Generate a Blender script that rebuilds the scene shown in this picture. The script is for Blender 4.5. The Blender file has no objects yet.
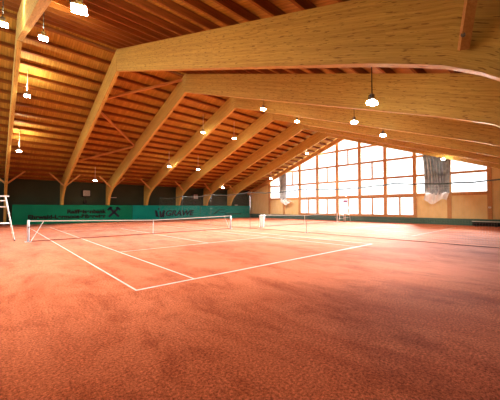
import bpy, bmesh, math, random
from mathutils import Vector, Matrix
random.seed(7)
S = bpy.context.scene
C = S.collection
PI = math.pi

# ------------------------------------------------------------------ layout constants (metres)
H = 1.71                      # eye height
NETY = 17.74                  # line of both nets
CX0, CY0 = 2.171, 5.853       # near-left doubles corner of court one
YR, ZR, SL = 17.57, 11.17, 0.356     # ridge line, rafter top at ridge, slope
FX0, FSP, FT = 0.65, 4.572, 0.20     # first frame, spacing, frame thickness
GX = 33.2                     # inner face of the far gable
WL = 36.62                    # left wall
WR = -1.48                    # right wall
XN = -6.0                     # near gable
def zr(y): return ZR - SL*abs(y-YR)

# ------------------------------------------------------------------ object helpers
def link(name, me, mat=None, parent=None):
    o = bpy.data.objects.new(name, me); C.objects.link(o)
    if mat is not None and not me.materials: me.materials.append(mat)
    if parent is not None: o.parent = parent
    return o
def obj(name, bm, mat=None, parent=None, smooth=False):
    me = bpy.data.meshes.new(name); bm.normal_update(); bm.to_mesh(me); bm.free()
    if smooth:
        for p in me.polygons: p.use_smooth = True
    return link(name, me, mat, parent)
def tag(o, label, cat, group=None, kind=None):
    if label: o['label'] = label
    if cat: o['category'] = cat
    if group: o['group'] = group
    if kind: o['kind'] = kind
    return o
def thing(name, label, cat, loc=(0,0,0), rz=0, group=None):
    o = bpy.data.objects.new(name, None); C.objects.link(o)
    o.empty_display_size = .2
    o.location = loc; o.rotation_euler = (0,0,rz)
    return tag(o, label, cat, group)
def struct(name, bm, mat, parent=None):
    o = obj(name, bm, mat, parent)
    if parent is None: o['kind'] = 'structure'
    return o
def dup(root, loc=None, rz=None, label=None, group=None):
    r = root.copy(); C.objects.link(r)
    if loc is not None: r.location = loc
    if rz is not None: r.rotation_euler = (0,0,rz)
    if label: r['label'] = label
    if group: r['group'] = group
    for ch in list(root.children):
        c = ch.copy(); C.objects.link(c); c.parent = r
        for g in list(ch.children):
            d = g.copy(); C.objects.link(d); d.parent = c
    return r
B = bmesh.new
def box(bm, x0, x1, y0, y1, z0, z1):
    v = [bm.verts.new(p) for p in ((x0,y0,z0),(x1,y0,z0),(x1,y1,z0),(x0,y1,z0),(x0,y0,z1),(x1,y0,z1),(x1,y1,z1),(x0,y1,z1))]
    for f in ((0,3,2,1),(4,5,6,7),(0,1,5,4),(1,2,6,5),(2,3,7,6),(3,0,4,7)): bm.faces.new([v[i] for i in f])
    return v
def bar(bm, a, b, w, h=None, up=(0,0,1)):
    """rectangular bar from a to b"""
    h = h or w
    a, b = Vector(a), Vector(b); d = (b-a).normalized(); up = Vector(up)
    if abs(d.dot(up)) > .98: up = Vector((0,1,0))
    s = d.cross(up).normalized()*w/2; u = s.cross(d).normalized()*h/2
    v = [bm.verts.new(p+q) for p in (a,b) for q in (-s-u, s-u, s+u, -s+u)]
    for f in ((3,2,1,0),(4,5,6,7),(0,1,5,4),(1,2,6,5),(2,3,7,6),(3,0,4,7)): bm.faces.new([v[i] for i in f])
def tube(bm, pts, r, n=8):
    pts = [Vector(p) for p in pts]; rings = []
    for i, p in enumerate(pts):
        d = ((pts[min(i+1,len(pts)-1)]-pts[max(i-1,0)])).normalized()
        up = Vector((0,0,1)) if abs(d.z) < .9 else Vector((0,1,0))
        s = d.cross(up).normalized(); u = s.cross(d)
        rr = r[i] if isinstance(r,(list,tuple)) else r
        rings.append([bm.verts.new(p+(s*math.cos(2*PI*k/n)+u*math.sin(2*PI*k/n))*rr) for k in range(n)])
    for a, b in zip(rings, rings[1:]):
        for k in range(n): bm.faces.new((a[k], a[(k+1)%n], b[(k+1)%n], b[k]))
    bm.faces.new(rings[0][::-1]); bm.faces.new(rings[-1])
def prism(bm, poly, axis, a, b):
    """polygon in the two other axes, extruded along axis from a to b"""
    def P(q, t):
        return {'x':(t,q[0],q[1]),'y':(q[0],t,q[1]),'z':(q[0],q[1],t)}[axis]
    v0 = [bm.verts.new(P(q,a)) for q in poly]; v1 = [bm.verts.new(P(q,b)) for q in poly]
    n = len(poly)
    bm.faces.new(v0[::-1]); bm.faces.new(v1)
    for i in range(n): bm.faces.new((v0[i], v0[(i+1)%n], v1[(i+1)%n], v1[i]))
    bmesh.ops.recalc_face_normals(bm, faces=bm.faces)
def bev(bm, w, seg=2):
    bmesh.ops.bevel(bm, geom=list(bm.edges), offset=w, segments=seg, affect='EDGES', profile=.6)
    return bm

# ------------------------------------------------------------------ materials
def new_mat(name):
    m = bpy.data.materials.new(name); m.use_nodes = True
    nt = m.node_tree; nt.nodes.clear()
    out = nt.nodes.new('ShaderNodeOutputMaterial'); b = nt.nodes.new('ShaderNodeBsdfPrincipled')
    nt.links.new(b.outputs[0], out.inputs[0])
    return m, nt, b, out
def N(nt, t, **k):
    n = nt.nodes.new(t)
    for a, v in k.items():
        if a.startswith('i_'): n.inputs[a[2:].replace('_',' ')].default_value = v
        else: setattr(n, a, v)
    return n
def ramp(nt, fac, stops):
    r = nt.nodes.new('ShaderNodeValToRGB'); e = r.color_ramp.elements
    e[0].position, e[0].color = stops[0][0], (*stops[0][1],1)
    e[1].position, e[1].color = stops[-1][0], (*stops[-1][1],1)
    for p, c in stops[1:-1]:
        q = e.new(p); q.color = (*c,1)
    nt.links.new(fac, r.inputs[0]); return r.outputs[0]
def mixc(nt, fac, a, b, mode='MIX'):
    m = nt.nodes.new('ShaderNodeMix'); m.data_type = 'RGBA'; m.blend_type = mode
    if isinstance(fac,(int,float)): m.inputs[0].default_value = fac
    else: nt.links.new(fac, m.inputs[0])
    for i, c in ((6,a),(7,b)):
        if isinstance(c, tuple): m.inputs[i].default_value = (*c,1)
        else: nt.links.new(c, m.inputs[i])
    return m.outputs[2]
def mapped(nt, coord, scale=(1,1,1), loc=(0,0,0), rot=(0,0,0)):
    t = nt.nodes.new('ShaderNodeTexCoord'); m = nt.nodes.new('ShaderNodeMapping')
    m.inputs['Scale'].default_value = scale; m.inputs['Location'].default_value = loc; m.inputs['Rotation'].default_value = rot
    nt.links.new(t.outputs[coord], m.inputs[0]); return m.outputs[0]
def noise(nt, vec, scale, detail=4, rough=.55, dist=0):
    n = N(nt,'ShaderNodeTexNoise'); n.inputs['Scale'].default_value = scale; n.inputs['Detail'].default_value = detail
    n.inputs['Roughness'].default_value = rough; n.inputs['Distortion'].default_value = dist
    nt.links.new(vec, n.inputs['Vector']); return n.outputs[0]
def bump(nt, b, h, strength, dist=.01):
    n = N(nt,'ShaderNodeBump'); n.inputs['Strength'].default_value = strength; n.inputs['Distance'].default_value = dist
    nt.links.new(h, n.inputs['Height']); nt.links.new(n.outputs[0], b.inputs['Normal'])

def plain(name, col, rough=.5, metal=0, var=.08, spec=.5):
    m, nt, b, o = new_mat(name)
    n = noise(nt, mapped(nt,'Object'), 3, 3)
    c = ramp(nt, n, [(.3, tuple(x*(1-var) for x in col)), (.7, tuple(min(1,x*(1+var)) for x in col))])
    nt.links.new(c, b.inputs['Base Color']); b.inputs['Roughness'].default_value = rough; b.inputs['Metallic'].default_value = metal
    b.inputs['Specular IOR Level'].default_value = spec
    return m

def glulam_mat():
    m, nt, b, o = new_mat('glulam')
    uv = mapped(nt,'UV')
    # lamella tint: one value per 4 cm layer and ~4 m board length
    br = N(nt,'ShaderNodeTexBrick'); br.offset = .37; br.inputs['Scale'].default_value = 1
    br.inputs['Brick Width'].default_value = 3.6; br.inputs['Row Height'].default_value = .045; br.inputs['Mortar Size'].default_value = .0015
    br.inputs['Color1'].default_value = (.40,.40,.40,1); br.inputs['Color2'].default_value = (.66,.66,.66,1); br.inputs['Mortar'].default_value = (.34,.34,.34,1)
    nt.links.new(uv, br.inputs[0])
    g = noise(nt, mapped(nt,'UV',(.9,26,1)), 2.2, 5, .6)
    base = ramp(nt, g, [(.25,(.44,.295,.088)),(.5,(.57,.41,.125)),(.78,(.67,.505,.18))])
    base = mixc(nt, .55, base, br.outputs[0], 'OVERLAY')
    kn = noise(nt, mapped(nt,'UV',(3.6,25,1)), 1.0, 2, .6)          # knots and flecks
    kf = ramp(nt, kn, [(.60,(0,0,0)),(.665,(1,1,1))])
    col = mixc(nt, N2(nt,kf,.66), base, (.16,.075,.025))
    nt.links.new(col, b.inputs['Base Color']); b.inputs['Roughness'].default_value = .55
    b.inputs['Specular IOR Level'].default_value = .3
    return m
def N2(nt, c, k):
    m = nt.nodes.new('ShaderNodeMath'); m.operation = 'MULTIPLY'; m.inputs[1].default_value = k
    nt.links.new(c, m.inputs[0]); return m.outputs[0]

def deck_mat():
    m, nt, b, o = new_mat('roof_boards')
    # boards run up the slope: stripes along world X
    v = mapped(nt,'Object')
    sep = N(nt,'ShaderNodeSeparateXYZ'); nt.links.new(v, sep.inputs[0])
    fr = N(nt,'ShaderNodeMath', operation='MULTIPLY'); fr.inputs[1].default_value = 1/.125; nt.links.new(sep.outputs[0], fr.inputs[0])
    fl = N(nt,'ShaderNodeMath', operation='FLOOR'); nt.links.new(fr.outputs[0], fl.inputs[0])
    fc = N(nt,'ShaderNodeMath', operation='FRACT'); nt.links.new(fr.outputs[0], fc.inputs[0])
    wn = N(nt,'ShaderNodeTexWhiteNoise', noise_dimensions='1D'); nt.links.new(fl.outputs[0], wn.inputs['W'])
    tint = ramp(nt, wn.outputs[0], [(0,(.40,.235,.050)),(.5,(.45,.27,.060)),(1,(.50,.31,.072))])
    g = noise(nt, mapped(nt,'Object',(14,1.2,1.2)), 1.6, 4)
    tint = mixc(nt, .35, tint, ramp(nt, g, [(.3,(.25,.25,.25)),(.7,(.75,.75,.75))]), 'OVERLAY')
    gap = ramp(nt, fc.outputs[0], [(0,(1,1,1)),(.06,(0,0,0)),(.94,(0,0,0)),(1,(1,1,1))])
    col = mixc(nt, N2(nt,gap,.8), tint, (.05,.018,.006))
    nt.links.new(col, b.inputs['Base Color']); b.inputs['Roughness'].default_value = .6
    b.inputs['Specular IOR Level'].default_value = .2
    return m
def timber_mat(name, c0, c1, scale=(.8,14,14)):
    m, nt, b, o = new_mat(name)
    g = noise(nt, mapped(nt,'Object',scale), 2, 4)
    col = ramp(nt, g, [(.3,c0),(.7,c1)])
    nt.links.new(col, b.inputs['Base Color']); b.inputs['Roughness'].default_value = .6
    b.inputs['Specular IOR Level'].default_value = .25
    return m
def clay_mat():
    m, nt, b, o = new_mat('clay_carpet')
    v = mapped(nt,'Object')
    big = noise(nt, v, .16, 5, .6)
    med = noise(nt, mapped(nt,'Object',(1,.3,1),rot=(0,0,.5)), .8, 6, .72, .8)
    fine = noise(nt, v, 34, 4, .8)
    grain = noise(nt, v, 120, 2, .6)
    patch = noise(nt, mapped(nt,'Object',(1,.55,1),rot=(0,0,.9)), .85, 8, .78, .3)
    c = ramp(nt, big, [(.32,(.50,.142,.060)),(.52,(.57,.182,.090)),(.72,(.61,.218,.118))])
    c = mixc(nt, N2(nt, ramp(nt, med, [(.46,(0,0,0)),(.68,(1,1,1))]), .5), c, (.28,.058,.020))
    c = mixc(nt, N2(nt, ramp(nt, patch, [(.48,(0,0,0)),(.66,(1,1,1))]), .62), c, (.19,.040,.014))
    c = mixc(nt, .8, c, ramp(nt, fine, [(.34,(.12,.12,.12)),(.66,(.88,.88,.88))]), 'OVERLAY')
    c = mixc(nt, .35, c, ramp(nt, grain, [(.3,(.2,.2,.2)),(.7,(.8,.8,.8))]), 'OVERLAY')
    nt.links.new(c, b.inputs['Base Color']); b.inputs['Roughness'].default_value = .8
    b.inputs['Specular IOR Level'].default_value = .01
    b.inputs['Sheen Weight'].default_value = .085; b.inputs['Sheen Roughness'].default_value = .2; b.inputs['Sheen Tint'].default_value = (1,.82,.80,1)
    bump(nt, b, fine, .3, .006)
    return m
def fabric_mat(name, c0, c1, scale=.25):
    m, nt, b, o = new_mat(name)
    n = noise(nt, mapped(nt,'Object'), scale, 3)
    c = ramp(nt, n, [(.35,c0),(.65,c1)])
    nt.links.new(c, b.inputs['Base Color']); b.inputs['Roughness'].default_value = .7
    b.inputs['Specular IOR Level'].default_value = .2
    return m
def translucent(m, k):
    nt = m.node_tree; out = [n for n in nt.nodes if n.type == 'OUTPUT_MATERIAL'][0]; b = [n for n in nt.nodes if n.type == 'BSDF_PRINCIPLED'][0]
    t = N(nt,'ShaderNodeBsdfTranslucent'); src = b.inputs['Base Color'].links[0].from_socket; nt.links.new(src, t.inputs[0])
    mx = N(nt,'ShaderNodeMixShader'); mx.inputs[0].default_value = k
    nt.links.new(b.outputs[0], mx.inputs[1]); nt.links.new(t.outputs[0], mx.inputs[2]); nt.links.new(mx.outputs[0], out.inputs[0])
    return m
def emis(name, col, s):
    m, nt, b, o = new_mat(name)
    b.inputs['Base Color'].default_value = (*col,1)
    b.inputs['Emission Color'].default_value = (*col,1); b.inputs['Emission Strength'].default_value = s
    return m
def glass_mat():
    m = bpy.data.materials.new('window_glass'); m.use_nodes = True; nt = m.node_tree; nt.nodes.clear()
    out = N(nt,'ShaderNodeOutputMaterial'); t = N(nt,'ShaderNodeBsdfTransparent'); g = N(nt,'ShaderNodeBsdfGlossy')
    n = noise(nt, mapped(nt,'Object'), .4, 2)
    c = ramp(nt, n, [(.3,(.95,.98,1)),(.7,(1,1,1))]); nt.links.new(c, t.inputs[0])
    g.inputs['Roughness'].default_value = .05
    mx = N(nt,'ShaderNodeMixShader'); mx.inputs[0].default_value = .05
    nt.links.new(t.outputs[0], mx.inputs[1]); nt.links.new(g.outputs[0], mx.inputs[2]); nt.links.new(mx.outputs[0], out.inputs[0])
    return m
M = dict(
    glulam=glulam_mat(), deck=deck_mat(),
    purlin=timber_mat('purlin_timber',(.20,.075,.018),(.33,.13,.032)),
    brace=timber_mat('brace_timber',(.52,.29,.11),(.64,.39,.17)),
    post=timber_mat('post_timber',(.48,.25,.10),(.60,.34,.15),(14,14,.8)),
    clay=clay_mat(),
    darkwall=fabric_mat('dark_green_wall',(.050,.068,.046),(.075,.095,.068)),
    tan=timber_mat('tan_board',(.72,.54,.26),(.80,.62,.33),(1.2,1.2,.6)),
    pad=fabric_mat('green_grey_pad',(.085,.165,.135),(.10,.19,.155)),
    bgreen=fabric_mat('green_tarpaulin',(.004,.19,.112),(.008,.25,.15)),
    bteal=fabric_mat('teal_tarpaulin',(.004,.27,.23),(.008,.33,.29)),
    bteal2=fabric_mat('blue_teal_tarpaulin',(.004,.25,.23),(.008,.30,.28)),
    ink=plain('dark_ink',(.006,.022,.045),.6), inkg=plain('dark_green_ink',(.002,.014,.014),.6),
    line=plain('court_line_white',(.66,.56,.49),.7,var=.12), line_glare=plain('court_line_glare',(.62,.34,.25),.8,var=.12),  # farther court's lines: window glare mixed into their colour as pink
    white=plain('white_steel',(.78,.78,.76),.4), steel=plain('galvanised_steel',(.55,.60,.66),.4,.3),
    tape=plain('white_net_tape',(.60,.61,.57),.7), netd=plain('dark_net_thread',(.02,.035,.035),.8), netg=plain('teal_net_thread',(.015,.07,.085),.8),
    netw=plain('pale_net_thread',(.55,.57,.55),.8), ropeb=plain('brown_rope',(.20,.06,.04),.9), rope=plain('dark_rope',(.12,.15,.14),.8), ropew=plain('white_rope',(.7,.72,.7),.8),
    black=plain('black_plastic',(.015,.016,.016),.5), grey=plain('grey_housing',(.20,.20,.20),.45,.4), lgrey=plain('light_grey_metal',(.5,.5,.48),.5),
    lens=emis('lamp_glow',(1,.88,.72),60), glow=emis('lamp_side_glow',(1,.88,.68),95), glass=glass_mat(),
    cloth=translucent(fabric_mat('grey_curtain_cloth',(.30,.30,.29),(.48,.48,.47),2.5),.02), pale=translucent(fabric_mat('pale_curtain_lining',(.70,.68,.64),(.80,.78,.74),2),.08),
    violet=plain('violet_plastic',(.38,.20,.36),.6), bin=plain('white_translucent_plastic',(.66,.78,.78),.4,var=.15),
    benchw=plain('bench_white',(.8,.78,.74),.5), outside=plain('pale_ground',(.8,.8,.8),.9),
)

# ------------------------------------------------------------------ floor and court lines
bm = B(); box(bm, XN, GX+.3, WR-.2, WL+.2, -.12, 0)
floor = struct('floor', bm, M['clay'])
def ln(name, x0, x1, y0, y1, mat):
    b = B(); box(b, x0, x1, y0, y1, .0005, .004); return obj(name, b, mat, floor)
LW = .045
def court(x0, y0, mat):
    W, L = 10.97, 23.77; s = 1.372
    ln('baseline', x0, x0+W, y0, y0+.07, mat); ln('baseline', x0, x0+W, y0+L-.07, y0+L, mat)
    for x in (x0, x0+s, x0+W-s-LW, x0+W-LW): ln('sideline', x, x+LW, y0+.07, y0+L-.07, mat)
    for y in (y0+5.485, y0+L-5.485-LW): ln('service_line', x0+s+LW, x0+W-s-LW, y, y+LW, mat)
    ln('center_line', x0+W/2-LW/2, x0+W/2+LW/2, y0+5.485+LW, y0+L-5.485-LW, mat)
court(CX0, CY0, M['line'])
court(18.40, CY0, M['line_glare'])

# ------------------------------------------------------------------ shell
bm = B(); box(bm, XN, GX+.3, WL, WL+.25, 0, zr(WL)+.22); struct('wall_left', bm, M['darkwall'])
bm = B(); box(bm, XN, GX+.3, WR-.25, WR, 0, zr(WR)+.22); struct('wall_right', bm, M['darkwall'])
for nm, y1 in (('ceiling_left', WL+.3), ('ceiling_right', WR-.3)):
    bm = B(); sg = 1 if y1 > YR else -1; Ls = abs(y1-YR)*math.sqrt(1+SL*SL)
    box(bm, XN-.1, GX+.4, 0 if sg > 0 else -Ls, Ls if sg > 0 else 0, .231, .31)
    o = struct(nm, bm, M['deck']); o.location = (0, YR, ZR); o.rotation_euler = (-sg*math.atan(SL), 0, 0)

# near gable (behind the camera): low wall and sides, unglazed gap shaped for light
bm = B()
ya, yb = 6.0, 31.1
prism(bm, [(WR,0),(ya,0),(ya,zr(ya)+.2),(WR,zr(WR)+.2)], 'x', XN-.25, XN)
prism(bm, [(yb,0),(WL,0),(WL,zr(WL)+.2),(yb,zr(yb)+.2)], 'x', XN-.25, XN)
box(bm, XN-.25, XN, ya, yb, 0, 4.6)
struct('wall_near', bm, M['tan'])

# ------------------------------------------------------------------ far gable: wall, pad, posts, windows
PY = [17.86+3.06*(k-4.5) for k in range(10)]           # ten posts
PW = .34
bm = B()
prism(bm, [(PY[9],.62),(WL,.62),(WL,zr(WL)+.21),(PY[9],zr(PY[9])+.21)], 'x', GX, GX+.2)
prism(bm, [(WR,.62),(PY[0],.62),(PY[0],zr(PY[0])+.21),(WR,zr(WR)+.21)], 'x', GX, GX+.2)
for a in (0,1,7,8): box(bm, GX+.03, GX+.2, PY[a], PY[a+1], .62, 3.0)
box(bm, GX+.02, GX+.2, WR, WL, 0, .62)
struct('wall_far', bm, M['tan'])
bm = B(); box(bm, GX-.06, GX+.02, WR, WL-.02, 0, .64); struct('baseboard_far', bm, M['pad'])
tn = 1
for y in PY:
    bm = B(); zt = min(zr(y-PW/2), zr(y+PW/2))
    prism(bm, [(y-PW/2,.64),(y+PW/2,.64),(y+PW/2,zr(y+PW/2)),(y-PW/2,zr(y-PW/2))], 'x', GX-.10, GX+.12)
    struct('trim_%d' % tn, bm, M['post']); tn += 1
def window(n, y0, y1, z0, rails, mullions, top=None):
    """glazed bay between two posts; rails = heights of cross bars; mullions = (y, z0, z1)"""
    yl, yh = y0+PW/2, y1-PW/2; f = .10; xa, xb = GX-.04, GX+.08
    zt = lambda y: (zr(y)-.02) if top is None else top
    bm = B()
    for i, z in enumerate(rails):
        w = .16 if i == 0 else .11
        if z+w < min(zt(yl), zt(yh)): box(bm, xa, xb, yl, yh, z-w, z+w)
        else:   # rail ends where the roof slope cuts it
            a, b_ = (yl, yh)
            lim = YR+(ZR-.05-z-w)/SL if y0 > YR else YR-(ZR-.05-z-w)/SL
            if y0 > YR: b_ = min(yh, lim)
            else: a = max(yl, lim)
            if b_ > a+.1: box(bm, xa, xb, a, b_, z-w, z+w)
    for (y, za, zb) in mullions: box(bm, xa+.01, xb-.01, y-.085, y+.085, za, zb)
    if top is not None: box(bm, xa, xb, yl, yh, top-.10, top+.0)
    fr = struct('window_%d' % n, bm, M['post'])
    bm = B(); ym = [yl, yh]
    pts = [(yl,z0),(yh,z0),(yh,zt(yh))]
    if yl < YR < yh and top is None: pts.append((YR, zt(YR)))
    pts.append((yl,zt(yl)))
    v = [bm.verts.new((GX+.03, a, b)) for a, b in pts]; bm.faces.new(v)
    obj('pane', bm, M['glass'], fr)
mull = {2:[], 3:[(14.78,5.1,7.1)], 4:[(17.86,7.1,9.05)], 5:[(20.9,5.1,7.1)], 7:[(26.9,5.1,7.1)], 6:[]}
for k in range(9):
    window(k+1, PY[k], PY[k+1], 3.05, [3.05,5.1,7.15,9.1], mull.get(k, []))
for j, k in enumerate((2,3,4,5,6)):
    window(10+j, PY[k], PY[k+1], .64, [.76], [((PY[k]+PY[k+1])/2,.8,2.95)], top=2.92)

# ------------------------------------------------------------------ laminated timber frames
def profile(sgn):
    """(outer, inner) stations of a half frame, in distance t from the ridge (mirrored for the right half)"""
    D = 1.30; st = []
    for t in [0.02]+[i*15.2/14 for i in range(1,15)]:
        st.append(((t, ZR-SL*t), (t, ZR-D-SL*t)))
    out = [(15.9,ZR-SL*15.9),(16.7,ZR-SL*16.7),(17.5,ZR-SL*17.5),(18.2,ZR-SL*18.2),(18.72,ZR-SL*18.72),(18.78,4.1),(18.78,3.6),(18.78,3.0),(18.78,2.3),(18.78,1.5),(18.78,.02)]
    inn = [(15.85,4.20),(16.4,3.97),(16.85,3.70),(17.2,3.43),(17.47,3.15),(17.68,2.85),(17.86,2.52),(18.0,2.15),(18.1,1.75),(18.17,1.2),(18.22,.02)]
    if sgn > 0:
        st = [q for q in st if q[0][0] < 13.2]
        out = [(13.6,ZR-SL*13.6),(14.5,ZR-SL*14.5),(15.4,ZR-SL*15.4)]+out[:1]+[(16.5,ZR-SL*16.5)]+out[2:]
        inn = [(13.6,5.02),(14.4,4.71),(15.2,4.39),(15.9,4.08),(16.5,3.78),(16.95,3.46),(17.3,3.12),(17.56,2.77),(17.75,2.40),(17.88,2.02),(17.95,1.6),(18.0,1.1),(18.08,.5),(18.12,.02)]
        out = out[:len(inn)-1]+[out[-1]]
    return st + list(zip(out, inn))
def half_frame_mesh(sgn):
    st = profile(sgn); bm = B(); uvl = bm.loops.layers.uv.new('UVMap')
    rows = []; L = 0; prev = None; info = {}
    for o_, i_ in st:
        mid = ((o_[0]+i_[0])/2, (o_[1]+i_[1])/2)
        if prev: L += math.dist(prev, mid)
        prev = mid; dep = math.dist(o_, i_)
        r = []
        for x in (0, FT):
            a = bm.verts.new((x, sgn*o_[0], o_[1])); b = bm.verts.new((x, sgn*i_[0], i_[1]))
            info[a] = (L, dep, x); info[b] = (L, 0, x); r += [a, b]
        rows.append(r)
    def quad(vs, face):
        f = bm.faces.new(vs)
        for l in f.loops:
            u, d, x = info[l.vert]
            l[uvl].uv = (u+sgn*7, d) if face == 's' else (u+3, 5+x+(d > 0)*2)
    for p, q in zip(rows, rows[1:]):
        quad((p[0],q[0],q[1],p[1]),'s'); quad((p[2],p[3],q[3],q[2]),'s')
        quad((p[1],q[1],q[3],p[3]),'e'); quad((p[0],p[2],q[2],q[0]),'e')
    quad(rows[0], 'e') if False else bm.faces.new((rows[0][0],rows[0][1],rows[0][3],rows[0][2]))
    bm.faces.new((rows[-1][0],rows[-1][2],rows[-1][3],rows[-1][1]))
    bmesh.ops.recalc_face_normals(bm, faces=bm.faces)
    return bm
ordn = ['first','second','third','fourth','fifth','sixth','seventh','eighth','ninth','tenth','eleventh','twelfth','thirteenth','fourteenth','fifteenth','sixteenth','seventeenth','eighteenth','nineteenth','twentieth']
for sgn, side in ((1,'left'),(-1,'right')):
    proto = None
    for k in range(7):
        lab = 'curved glulam half frame of the %s roof slope, %s back from the camera' % (side, ordn[k])
        loc = (FX0+k*FSP, YR, 0)
        if proto is None:
            proto = thing('half_frame', lab, 'roof beam', loc, 0, 'laminated half frames on the %s' % side)
            obj('beam', half_frame_mesh(sgn), M['glulam'], proto)
            for d in (-1, 1) if sgn > 0 else ():
                b = B(); x0 = FT/2+d*FT/2; t = 16.6
                bar(b, (x0, sgn*t, 3.96), (x0+d*1.25, sgn*t, ZR-SL*t-.07), .10, .14)
                obj('knee_brace', b, M['brace'], proto)
            b = B(); box(b, -.03, FT+.03, sgn*18.1-.0, sgn*18.85, 0, .28); obj('base_shoe', b, M['grey'], proto)
        else:
            o = dup(proto, loc, 0, lab)
            if sgn < 0 and k == 1:
                b = B(); bar(b, (-.07, -16.67, 4.08), (-.66, -16.97, ZR-SL*16.97+.03), .12, .13); kb = obj('knee_brace', b, M['brace'], o)
                b = B(); tube(b, [(-.20,-16.70,4.22),(-.245,-16.70,4.22)], .03, 8) ; obj('bolt', b, M['grey'], kb)
# edge rafters carrying the roof at the gable
for sgn, side in ((1,'left'),(-1,'right')):
    bm = B()
    prism(bm, [(sgn*.02,ZR),(sgn*19.0,ZR-SL*19.0),(sgn*19.0,ZR-SL*19.0-.55),(sgn*.02,ZR-.55)], 'x', 0, .2)
    o = obj('gable_rafter', bm, M['brace']); o.location = (32.72, YR, 0)
    tag(o, 'shallow sloping timber rafter along the %s half of the window gable' % side, 'roof beam', 'gable rafters')

# ------------------------------------------------------------------ purlins
NP, PS = 20, .955
for sgn, side in ((1,'left'),(-1,'right')):
    bm = B(); ang = -sgn*math.atan(SL)
    box(bm, XN, 32.95, -.055, .055, 0, .215)
    me = bpy.data.meshes.new('purlin'); bm.to_mesh(me); bm.free()
    for i in range(NP):
        t = .32+i*PS
        o = link('purlin', me, M['purlin']); o.location = (0, YR+sgn*t, ZR-SL*t+.008); o.rotation_euler = (ang,0,0)
        tag(o, 'brown purlin under the boards of the %s roof slope, %s down from the ridge' % (side, ordn[i]), 'purlin', 'purlins of the %s roof slope' % side)
# zigzag wind braces in the second bay, left slope
for a, b_, lab in (((9.79,18.0),(5.72,21.75),'upper'),((5.72,23.2),(9.79,27.1),'middle'),((9.79,27.3),(5.72,31.2),'lower')):
    bm = B(); z = lambda y: zr(y)-.14
    bar(bm, (a[0],a[1],z(a[1])), (b_[0],b_[1],z(b_[1])), .12, .16)
    o = obj('wind_brace', bm, M['brace']); tag(o, 'diagonal timber brace zigzagging between second and third left beams, %s of three' % lab, 'brace', 'zigzag wind braces')

# ------------------------------------------------------------------ banners along the left wall
BY = 35.38
def text_mesh(s, size, mat, parent, x, z, bold=.0, shear=0, width=None, name='lettering', rotx=PI/2, spacing=1):
    cu = bpy.data.curves.new('t','FONT'); cu.body = s; cu.size = size; cu.extrude = .004; cu.offset = bold; cu.shear = shear; cu.space_character = spacing
    t = bpy.data.objects.new('t', cu); C.objects.link(t)
    dg = bpy.context.evaluated_depsgraph_get(); me = bpy.data.meshes.new_from_object(t.evaluated_get(dg))
    bpy.data.objects.remove(t); bpy.data.curves.remove(cu)
    xs = [v.co.x for v in me.vertices]; w0, w1 = min(xs), max(xs); k = (width/(w1-w0)) if width else 1
    for v in me.vertices: v.co = Vector(((v.co.x-w0)*k, -v.co.z-.012, v.co.y))
    me.materials.clear(); o = link(name, me, mat, parent); o.location = (x, 0, z); return o
def poly_mesh(polys, mat, parent, name):
    bm = B()
    for p in polys: prism(bm, p, 'y', -.016, -.008)
    return obj(name, bm, mat, parent)
def banner(x0, x1, mat, label):
    t = thing('advertising_banner', label, 'banner', (x0, BY, 0), 0, 'banners along the left wall')
    bm = B(); n = int((x1-x0)/.35); W = x1-x0
    nz = 6; Z0, Z1 = .02, 1.97
    g = [[bm.verts.new((W*i/n, .018*math.sin(i*1.1+j*.7)+.012*math.sin(i*.37), Z0+(Z1-Z0)*j/nz+(.015*math.sin(i*.8) if j == nz else 0))) for j in range(nz+1)] for i in range(n+1)]
    for i in range(n):
        for j in range(nz): bm.faces.new((g[i][j], g[i+1][j], g[i+1][j+1], g[i][j+1]))
    s = obj('sheet', bm, mat, t, True)
    b = B(); box(b, 0, W, -.028, .03, Z1-.045, Z1+.02); obj('hem', b, mat, t)
    return t
def shift(o, dy): o.location.y = dy
b1 = banner(1.25, 12.55, M['bgreen'], 'green banner with dark bank lettering and crossed gable emblem')
shift(text_mesh('Raiffeisenbank', .58, M['inkg'], b1, 5.75-1.25, 1.08, .024, width=3.85), -.03)
shift(text_mesh('Ehrwald-Lermoos-Biberwier', .56, M['inkg'], b1, 2.45-1.25, .56, .022, width=7.1), -.03)
def gable_cross(cx, cz, s):
    P = []
    for m in (1,-1):
        q = lambda a, b: (cx+m*a*s, cz+b*s)
        P.append([q(-.50,-.50),(q(-.34,-.50)),q(.42,.30),q(.50,.20),q(.58,.36),q(.36,.52),q(.18,.42),q(.26,.34),q(-.58,-.42)][::m])
        P.append([q(-.58,-.42),q(-.50,-.50),q(-.34,-.50),q(-.28,-.36),q(-.48,-.28)][::m])
    return P
def gable_cross2(cx, cz, s):
    P = []
    for m in (1,-1):
        def bar2(ax, az, bx, bz, w):
            dx, dz = bx-ax, bz-az; l = math.hypot(dx,dz); nx, nz = -dz/l*w/2, dx/l*w/2
            P.append([(cx+m*(ax+nx)*s, cz+(az+nz)*s),(cx+m*(ax-nx)*s, cz+(az-nz)*s),(cx+m*(bx-nx)*s, cz+(bz-nz)*s),(cx+m*(bx+nx)*s, cz+(bz+nz)*s)])
        bar2(-.50,-.48,.46,.46,.22); bar2(.32,.54,.62,.22,.20); bar2(.18,.44,.44,.52,.16)
    return P
o = poly_mesh(gable_cross2(10.45-1.25, 1.16, 1.12), M['ink'], b1, 'emblem'); o.location.y = -.025
b2 = banner(12.6, 22.35, M['bteal'], 'teal banner with bold slanted dark lettering and winged emblem')
shift(text_mesh('GRAWE', 1.0, M['ink'], b2, 16.95-12.6, .62, .035, .25, width=4.35), -.03)
W = 15.45-12.6
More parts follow.
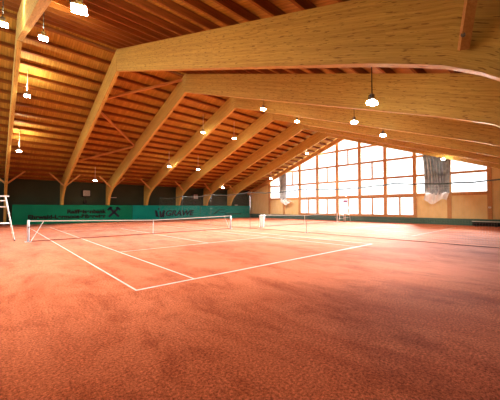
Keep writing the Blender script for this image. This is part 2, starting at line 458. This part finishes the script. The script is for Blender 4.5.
o = poly_mesh([[(W,1.38),(W+.12,.55),(W+.55,.42),(W+.42,.85),(W+.30,1.30)],[(W+.36,1.55),(W+.52,1.62),(W+.66,1.55),(W+.52,1.40)],
               [(W+.62,1.28),(W+.66,.45),(W+1.28,.42),(W+1.42,1.42),(W+1.10,1.30),(W+.92,.75),(W+.82,1.25)]], M['ink'], b2, 'emblem'); o.location.y = -.025
b3 = banner(22.4, 32.2, M['bteal2'], 'blue-teal banner at the far end with a thin swooping line emblem')
o = poly_mesh([[(2.0,.55),(2.2,.55),(3.6,1.38),(3.35,1.38)],[(2.4,.80),(2.4,.86),(4.9,1.02),(4.9,.96)],[(3.3,1.36),(3.5,1.42),(4.5,1.36),(4.4,1.28)]], M['ink'], b3, 'emblem'); o.location.y = -.025
P = []; x = 4.4
for w in (.3,.2,.35,.25,.3,.15,.4,.3,.2,.3): P.append([(x,.60),(x+w,.60),(x+w+.03,.76),(x+.03,.76)]); x += w+.08
o = poly_mesh(P, M['ink'], b3, 'lettering'); o.location.y = -.025

# ------------------------------------------------------------------ wall fittings
def heater(x, label):
    t = thing('fan_heater', label, 'heater', (x, WL, 2.95), 0, 'fan heaters on the left wall')
    b = B(); box(b, -.42, .42, -.42, -.02, 0, .78); bev(b,.03); obj('housing', b, M['black'], t)
    b = B(); box(b, -.34, .34, -.445, -.425, .08, .70)
    obj('front_plate', b, M['lgrey'], t)
    b = B()
    for i in range(5): box(b, -.27, .27, -.465, -.446, .15+i*.105, .20+i*.105)
    obj('louvre', b, M['grey'], t)
    b = B(); box(b, -.25, .05, -.30, -.0, -.75, -.42); bev(b,.02); obj('control_box', b, M['black'], t)
    b = B(); bar(b, (-.1,-.12,-.42), (-.1,-.12,.0), .06); obj('conduit', b, M['black'], t)
    b = B(); bar(b, (0,-.03,.4), (0,0.01,.4), .3); obj('bracket', b, M['black'], t)
heater(7.75, 'grey-faced fan heater on the dark wall above the bank lettering')
heater(22.1, 'grey-faced fan heater high on the dark wall, at the far end of the slanted lettering')
for x, z, lab in ((10.75,2.93,'small white strip lamp on dark wall above the crossed gable emblem'),(30.2,2.12,'small white strip lamp on dark wall above the blue-teal banner')):
    t = thing('strip_lamp', lab, 'lamp', (x, WL, z), 0, 'strip lamps on the left wall')
    b = B(); box(b, -.3, .3, -.10, .01, -.045, .045); bev(b,.015); obj('body', b, M['white'], t)
    for d in (-1,1):
        b = B(); box(b, d*.31-.02, d*.31+.02, -.11, 0, -.05, .05); obj('end_cap', b, M['lgrey'], t)

# ------------------------------------------------------------------ nets
def flat_net(bm, x0, x1, z0, zt, sx, w):
    """knotted net in the XZ plane made of flat threads; zt(x) gives the upper edge"""
    n = int(round((x1-x0)/sx))
    def strip(p, q, dx, dz):
        vs = [bm.verts.new((p[0]-dx,0,p[1]-dz)), bm.verts.new((p[0]+dx,0,p[1]+dz)), bm.verts.new((q[0]+dx,0,q[1]+dz)), bm.verts.new((q[0]-dx,0,q[1]-dz))]
        bm.faces.new(vs)
    for i in range(n+1):
        x = x0+(x1-x0)*i/n; strip((x,z0),(x,zt(x)), w/2, 0)
    m = int((max(zt(x0),zt(x1))-z0)/sx)
    K = 24
    for j in range(m+1):
        for k in range(K):
            xa, xb = x0+(x1-x0)*k/K, x0+(x1-x0)*(k+1)/K
            fa = j/m if m else 0
            strip((xa, z0+(zt(xa)-z0)*fa),(xb, z0+(zt(xb)-z0)*fa), 0, w/2)
def tennis_net(x0, label, thread, w, postmat):
    W = 12.80
    t = thing('tennis_net', label, 'tennis net', (x0, NETY, 0), 0, 'tennis nets')
    top = lambda x: .914+(1.07-.914)*abs(x-W/2)/(W/2)
    b = B(); flat_net(b, .05, W-.05, .02, top, .05, w); obj('mesh_net', b, thread, t)
    b = B()
    for k in range(24):
        xa, xb = W*k/24, W*(k+1)/24
        bar(b, (xa,0,top(xa)-.03), (xb,0,top(xb)-.03), .014, .05)
    obj('tape', b, M['tape'], t)
    b = B(); tube(b, [(0.03,0,.03),(W/4,0,.022),(W/2,0,.02),(W*3/4,0,.022),(W-.03,0,.03)], .02, 6); obj('cord_and_shadow', b, M['ropeb'], t)  # thickened brown cord also stands in for the net's floor shadow
    for x in (0, W):
        b = B(); tube(b, [(x,0,0),(x,0,1.04),(x,0,1.09)], [.055,.055,.045], 12); p_ = obj('post', b, postmat, t, True)
        b = B(); box(b, x-.13, x+.13, -.13, .13, 0, .018); obj('base_plate', b, postmat, p_)
        b = B(); tube(b, [(x,-.055,.72),(x,-.11,.72)], .035, 10); tube(b, [(x,-.1,.72),(x+.08,-.1,.80)], .01, 6); obj('winder', b, M['grey'], p_)
    b = B(); box(b, W/2-.025, W/2+.025, -.012, .012, .01, .93); obj('center_strap', b, M['tape'], t)
    for x, d in ((0,1),(W,-1)):
        b = B(); tube(b, [(x+d*.12,0,.04),(x+d*.62,0,1.02)], .014, 6); obj('edge_cord', b, M['ropew'], t)
    return t
tennis_net(1.257, 'tennis net of the nearer court with white top tape and grey posts', M['netd'], .0022, M['steel'])
tennis_net(17.49, 'dark teal tennis net of the farther court in front of the gable windows', M['netg'], .005, M['white'])

# divider net between the courts
t = thing('divider_net', 'tall thin divider net on slim poles between the two courts', 'divider net', (15.7,0,0))
ys = [0.2,5.75,11.5,17.2,22.9,28.6,34.4]
sag = lambda y: 2.98-.14*math.sin(PI*((y-.2)/5.7 % 1))
b = B(); flat_net(b, 0, 34.2, .03, lambda x: sag(x+.2), .10, .0016)
o = obj('mesh_net', b, M['netw'], t); o.rotation_euler = (0,0,PI/2); o.location = (0,.2,0)
b = B(); tube(b, [(0, .2+34.2*i/72, sag(.2+34.2*i/72)+.02*math.sin(i*2.3)) for i in range(73)], .034, 6); obj('top_rope', b, M['rope'], t)
b = B(); tube(b, [(.05*math.sin(i*.9), .2+34.2*i/72, .015) for i in range(73)], .013, 6); obj('bottom_rope', b, M['ropeb'], t)
for y in ys[2:]:
    b = B(); tube(b, [(0,y,0),(0,y,3.05)], .011, 8); p_ = obj('pole', b, M['grey'], t, True)
    b = B(); tube(b, [(0,y,0),(0,y,.03)], .12, 16); obj('foot', b, M['grey'], p_)

# ------------------------------------------------------------------ umpire chairs
def umpire_chair(loc, rz, label, seatmat):
    """faces +x"""
    t = thing('umpire_chair', label, 'umpire chair', loc, rz, 'umpire chairs')
    r = .026
    feet = {(1,-1):(.62,-.42), (1,1):(.62,.42), (-1,-1):(-.62,-.42), (-1,1):(-.62,.42)}
    for (sx, sy), (fx, fy) in feet.items():
        b = B(); tube(b, [(fx,fy,0),(sx*.62-sx*.167*1.72,fy-sy*.053*1.72,1.72),(sx*.62-sx*.167*2.28,sy*.30,2.28)]+([] if sx > 0 else [(-.26,sy*.30,2.62)]), r, 8)
        l = obj('leg', b, M['white'], t, True)
        b = B(); tube(b, [(fx,fy,0),(fx,fy,.05)], .038, 8); obj('rubber_foot', b, M['black'], l)
    for sy in (-1,1):
        b = B(); bar(b, (-.36,sy*.30,2.30), (.38,sy*.30,2.30), .06, .05); obj('armrest', b, M['white'], t)
        
        for pa, pb, rr in (((-.27,sy*.305,2.06),(.22,sy*.305,2.06),.024),((-.43,sy*.37,.9),(.43,sy*.37,.9),.022)):
            b = B(); tube(b, [pa,pb], rr, 8); obj('side_rail', b, M['white'], t, True)
    b = B(); box(b, -.30, .26, -.30, .30, 1.72, 1.77); bev(b,.015); obj('seat', b, seatmat, t)
    b = B(); bar(b, (-.29,-.30,2.45), (-.29,.30,2.45), .04, .30); obj('backrest', b, seatmat, t)
    for z in (.38,.72,1.06,1.40):
        f = z/1.72; x = .62-.167*z; y = .42+(.30-.42)*f
        b = B(); bar(b, (x,-y,z), (x,y,z), .09, .03); obj('step', b, M['white'], t)
    for z in (.5,1.1):
        f = z/1.72; x = -(.62-.167*z); y = .42+(.30-.42)*f
        b = B(); tube(b, [(x,-y,z),(x,y,z)], .018, 8); obj('rear_rail', b, M['white'], t, True)
umpire_chair((.17,19.3,0), 0, 'white tubular umpire chair beside the near net post, cut by the picture edge', M['white'])
umpire_chair((31.15,17.25,0), PI, 'white umpire chair with violet seat beside the far net post', M['violet'])

# ------------------------------------------------------------------ bin and bench
t = thing('waste_bin', 'tall white translucent plastic bin standing at the far court net post', 'bin', (17.3,17.42,0))
b = B(); tube(b, [(0,0,0),(0,0,.03),(0,0,.95),(0,0,1.0)], [.17,.18,.24,.25], 20); obj('body', b, M['bin'], t, True)
b = B(); tube(b, [(0,0,.985),(0,0,1.03)], .262, 20); obj('rim', b, M['white'], t, True)
b = B(); tube(b, [(0,-.26,.98),(.14,-.36,.80),(0,-.26,.62)], .015, 6); obj('handle', b, M['grey'], t)
t = thing('bench', 'low white-topped bench with dark legs by the gable wall', 'bench', (32.6,3.6,0))
b = B(); box(b, -.2, .2, -1.7, 1.7, .42, .47); obj('seat', b, M['benchw'], t)
for y in (-1.4,0,1.4):
    b = B(); box(b, -.17, .17, y-.03, y+.03, 0, .42); box(b, -.17, .17, y-.10, y+.10, 0, .03); obj('leg', b, M['black'], t)
b = B(); box(b, .10, .14, -1.7, 1.7, .05, .36); obj('under_seat_shade', b, M['black'], t)  # black sheet standing in for the shade beneath the seat
# switch box on the gable post
t = thing('switch_box', 'small white switch box on the gable post near the right edge', 'switch', (GX-.10, PY[0], 1.72))
b = B(); box(b, -.06, 0, -.10, .10, -.08, .08); bev(b,.012); obj('housing', b, M['white'], t)
b = B(); box(b, -.075, -.06, -.035, .035, -.04, .04); obj('rocker', b, M['lgrey'], t)

# ------------------------------------------------------------------ gathered curtains in front of the gable windows
def curtain(y0t, y1t, y0b, y1b, zt, zb, label, tail):
    t = thing('gathered_curtain', label, 'curtain', (GX-.42,0,0), 0, 'gathered curtains at the gable')
    bm = B(); n, m = 90, 14
    g = []
    for i in range(n+1):
        u = i/n; col = []
        for j in range(m+1):
            f = j/m; top = zt(y0t+(y1t-y0t)*u)
            y = (y0t+(y1t-y0t)*u)*(1-f)+(y0b+(y1b-y0b)*u)*f
            y += .10*math.sin(f*3+u*5)*f
            x = .16*math.sin(u*2*PI*8+1.2*math.sin(f*2.2))+.07*math.sin(u*2*PI*17+f*3)
            z = top*(1-f)+(zb+.12*math.sin(u*9))*f
            col.append(bm.verts.new((x,y,z)))
        g.append(col)
    for i in range(n):
        for j in range(m): bm.faces.new((g[i][j], g[i+1][j], g[i+1][j+1], g[i][j+1]))
    obj('cloth', bm, M['cloth'], t, True)
    bm = B(); g = []; (ya, yb, zl) = tail
    for i in range(31):
        u = i/30; col = []
        for j in range(6):
            f = j/5
            y = (y0b+(y1b-y0b)*u)*(1-f)+(ya+(yb-ya)*u)*f
            col.append(bm.verts.new((.07*math.sin(u*2*PI*4)+.02, y, (zb+.10)*(1-f)+(zl+.25*math.sin(u*7+.5))*f)))
        g.append(col)
    for i in range(30):
        for j in range(5): bm.faces.new((g[i][j], g[i+1][j], g[i+1][j+1], g[i][j+1]))
    obj('lining', bm, M['pale'], t, True)
    b = B(); ym = (y0b+y1b)/2; tube(b, [(-.16,y0b-.05,zb+.55),(-.16,y1b+.05,zb+.5)], .03, 6); obj('tie_band', b, M['lgrey'], t)
ct = lambda y: zr(y)-.62
curtain(27.75, 29.1, 27.9, 28.9, ct, 3.0, 'narrow grey gathered curtain at the left end of the gable windows', (26.3,28.9,2.35))
curtain(6.95, 9.35, 7.05, 9.1, ct, 3.1, 'wide grey gathered curtain at the right end of the gable windows', (7.3,9.3,2.3))

# ------------------------------------------------------------------ pendant floodlights
def pendant(x, y, z, tilt, rz, label, group, cord_to):
    t = thing('pendant_floodlight', label, 'lamp', (x,y,z), rz, group)
    return t
def make_pendant():
    t = thing('pendant_floodlight', '', 'lamp', (0,0,0), 0, 'pendant floodlights')
    bm = B()   # glowing rectangular refractor, slightly wider at the foot
    def ring(w, d, z): return [bm.verts.new((sx*w/2, sy*d/2, z)) for sx, sy in ((-1,-1),(1,-1),(1,1),(-1,1))]
    rs = [ring(.29,.19,-.01), ring(.33,.22,.015), ring(.30,.20,.10)]
    for a, b in zip(rs, rs[1:]):
        for k in range(4): bm.faces.new((a[k], a[(k+1)%4], b[(k+1)%4], b[k]))
    bm.faces.new(rs[-1]); bm.faces.new(rs[0][::-1])
    for f_ in bm.faces: f_.material_index = 1
    bm.faces.ensure_lookup_table(); bm.faces[-1].material_index = 0
    l = obj('lens', bm, M['lens'], t); l.data.materials.append(M['glow']); l['label'] = 'glowing white lens'
    bm = B(); rs = [ring(.32,.22,.10), ring(.32,.22,.125), ring(.16,.13,.19)]
    for a, b in zip(rs, rs[1:]):
        for k in range(4): bm.faces.new((a[k], a[(k+1)%4], b[(k+1)%4], b[k]))
    bm.faces.new(rs[-1]); bm.faces.new(rs[0][::-1])
    obj('housing', bm, M['lgrey'], t)
    b = B(); box(b, -.07, .07, -.05, .05, .19, .34); bev(b,.012); obj('gear_box', b, M['grey'], t)
    b = B(); tube(b, [(-.155,0,.11),(-.19,0,.14),(-.19,0,.25),(-.07,0,.27)], .012, 6); obj('bracket', b, M['black'], t)
    return t
proto = make_pendant()
LAMPS = [  # x, y, z, label
 (1.24,6.69,5.83,'big bright floodlight at the top of the picture, closest pendant to the camera'),
 (1.25,13.0,8.08,'bright floodlight just right of the nearest beam joint near the ridge'),
 (.09,12.75,7.98,'bright floodlight cut by the left picture edge beside the nearest beam'),
 (1.32,21.32,8.37,'glowing floodlight beside the nearest left beam, on a pale cord, higher of two'),
 (1.32,27.91,6.02,'small glowing floodlight beside the nearest left beam, lower of two'),
 (7.65,32.23,4.48,'small dim floodlight low over the crossed gable emblem'),
 (8.05,3.56,4.71,'floodlight on the longest dark cord, largest glowing lamp on the right'),
 (12.62,6.45,5.74,'floodlight on a short cord against the right beams, left of the longest cord'),
 (16.46,6.67,5.82,'floodlight just above the gable glazing, right of the longest cord'),
 (12.33,12.29,7.82,'left one of two small floodlights hanging near the beam joints at picture centre'),
 (16.25,12.69,7.96,'right one of two small floodlights hanging near the beam joints at picture centre'),
 (13.69,21.24,8.39,'floodlight hanging before the fourth left beam, upper one there'),
 (17.2,21.17,8.42,'floodlight hanging before the fifth left beam, upper one there'),
 (13.68,27.83,6.05,'floodlight hanging before the fourth left beam, lower one there'),
 (17.27,27.83,6.05,'floodlight hanging before the fifth left beam, lower one there'),
 (28.98,21.09,8.45,'small floodlight under the gable rafter, above the tall windows'),
 (29.95,28.25,5.9,'small floodlight under the gable rafter by the left gathered curtain'),
 (24.1,32.15,4.51,'tiny floodlight low before the dark wall, near the far end'),
 (27.6,6.33,5.7,'small floodlight in front of the right gathered curtain'),
]
for i, (x, y, z, lab) in enumerate(LAMPS):
    o = proto if i == 0 else dup(proto)
    o.location = (x,y,z); o['label'] = lab
    o.rotation_euler = (0, 0, (-.12 if i != 0 else -.3)); o.scale = (.88,.88,.88)
    zc = zr(y)+(.21 if i not in (0,5,8,17) else -.02)
    sp = bpy.data.lights.new('floodlight_beam','SPOT'); sp.energy = 640; sp.color = (1,.97,.92); sp.spot_size = math.radians(128); sp.spot_blend = .7; sp.shadow_soft_size = .08
    so = bpy.data.objects.new('floodlight_beam', sp); C.objects.link(so); so.location = (x,y,z-.12)
    if i < 5:
        up = bpy.data.lights.new('floodlight_spill','SPOT'); up.energy = 230; up.color = (1,.93,.72); up.spot_size = math.radians(165); up.spot_blend = .9; up.shadow_soft_size = .05
        uo = bpy.data.objects.new('floodlight_spill', up); C.objects.link(uo); uo.location = (x-.05,y-.12,z+.36); uo.rotation_euler = (PI,0,0)
    aim = Vector((x+1.0, y+(2.6 if y < YR else -1.5), 0))-so.location; so.rotation_euler = aim.to_track_quat('-Z','Y').to_euler()
    b = B(); tube(b, [(0,0,.33),(0,0,(zc-z-.015)/.88)], .02 if y > 20 else .016, 6)
    obj('cord', b, M['white'] if y > 20 else M['black'], o)

# ------------------------------------------------------------------ light, camera
w = bpy.data.worlds.new('World'); S.world = w; w.use_nodes = True
bg = w.node_tree.nodes['Background']; bg.inputs[0].default_value = (.93,.97,1,1); bg.inputs[1].default_value = 1.7
def portal(x, rot):
    l = bpy.data.lights.new('portal','AREA'); l.shape = 'RECTANGLE'; l.size = 11; l.size_y = 31
    l.cycles.is_portal = True
    o = bpy.data.objects.new('window_portal', l); C.objects.link(o); o.location = (x, 17.6, 5.6); o.rotation_euler = rot
portal(GX+.3, (0, PI/2, 0)); portal(XN-.3, (0, -PI/2, 0))
sl = bpy.data.lights.new('daylight','SUN'); sl.energy = 34; sl.angle = math.radians(34); sl.color = (.95,.98,1)
so = bpy.data.objects.new('daylight', sl); C.objects.link(so); so.rotation_euler = Vector((-1,-.12,-.30)).to_track_quat('-Z','Y').to_euler(); so.location = (45,18,20)
s2 = bpy.data.lights.new('rear_fill_sun','SUN'); s2.energy = 1.6; s2.angle = math.radians(45); s2.color = (.93,.97,1)  # added second sun from behind, lifts near beam faces and left floor
so = bpy.data.objects.new('rear_fill_sun', s2); C.objects.link(so); so.rotation_euler = Vector((1,.35,-.42)).to_track_quat('-Z','Y').to_euler(); so.location = (-18,12,12)
cam = bpy.data.cameras.new('Camera'); cam.sensor_width = 36; cam.lens = 279.9/500*36; cam.clip_end = 300; cam.clip_start = .05
co = bpy.data.objects.new('Camera', cam); C.objects.link(co); S.camera = co
yaw, pitch = .8313, .0269
f = Vector((math.cos(yaw)*math.cos(pitch), math.sin(yaw)*math.cos(pitch), math.sin(pitch)))
co.location = (0,0,H); co.rotation_euler = f.to_track_quat('-Z','Y').to_euler()
S.view_settings.view_transform = 'Standard'; S.view_settings.look = 'Medium High Contrast'; S.view_settings.exposure = 0.36
S.cycles.use_denoising = True
S.cycles.max_bounces = 8; S.cycles.diffuse_bounces = 3; S.cycles.transparent_max_bounces = 32
S.cycles.sample_clamp_indirect = 8
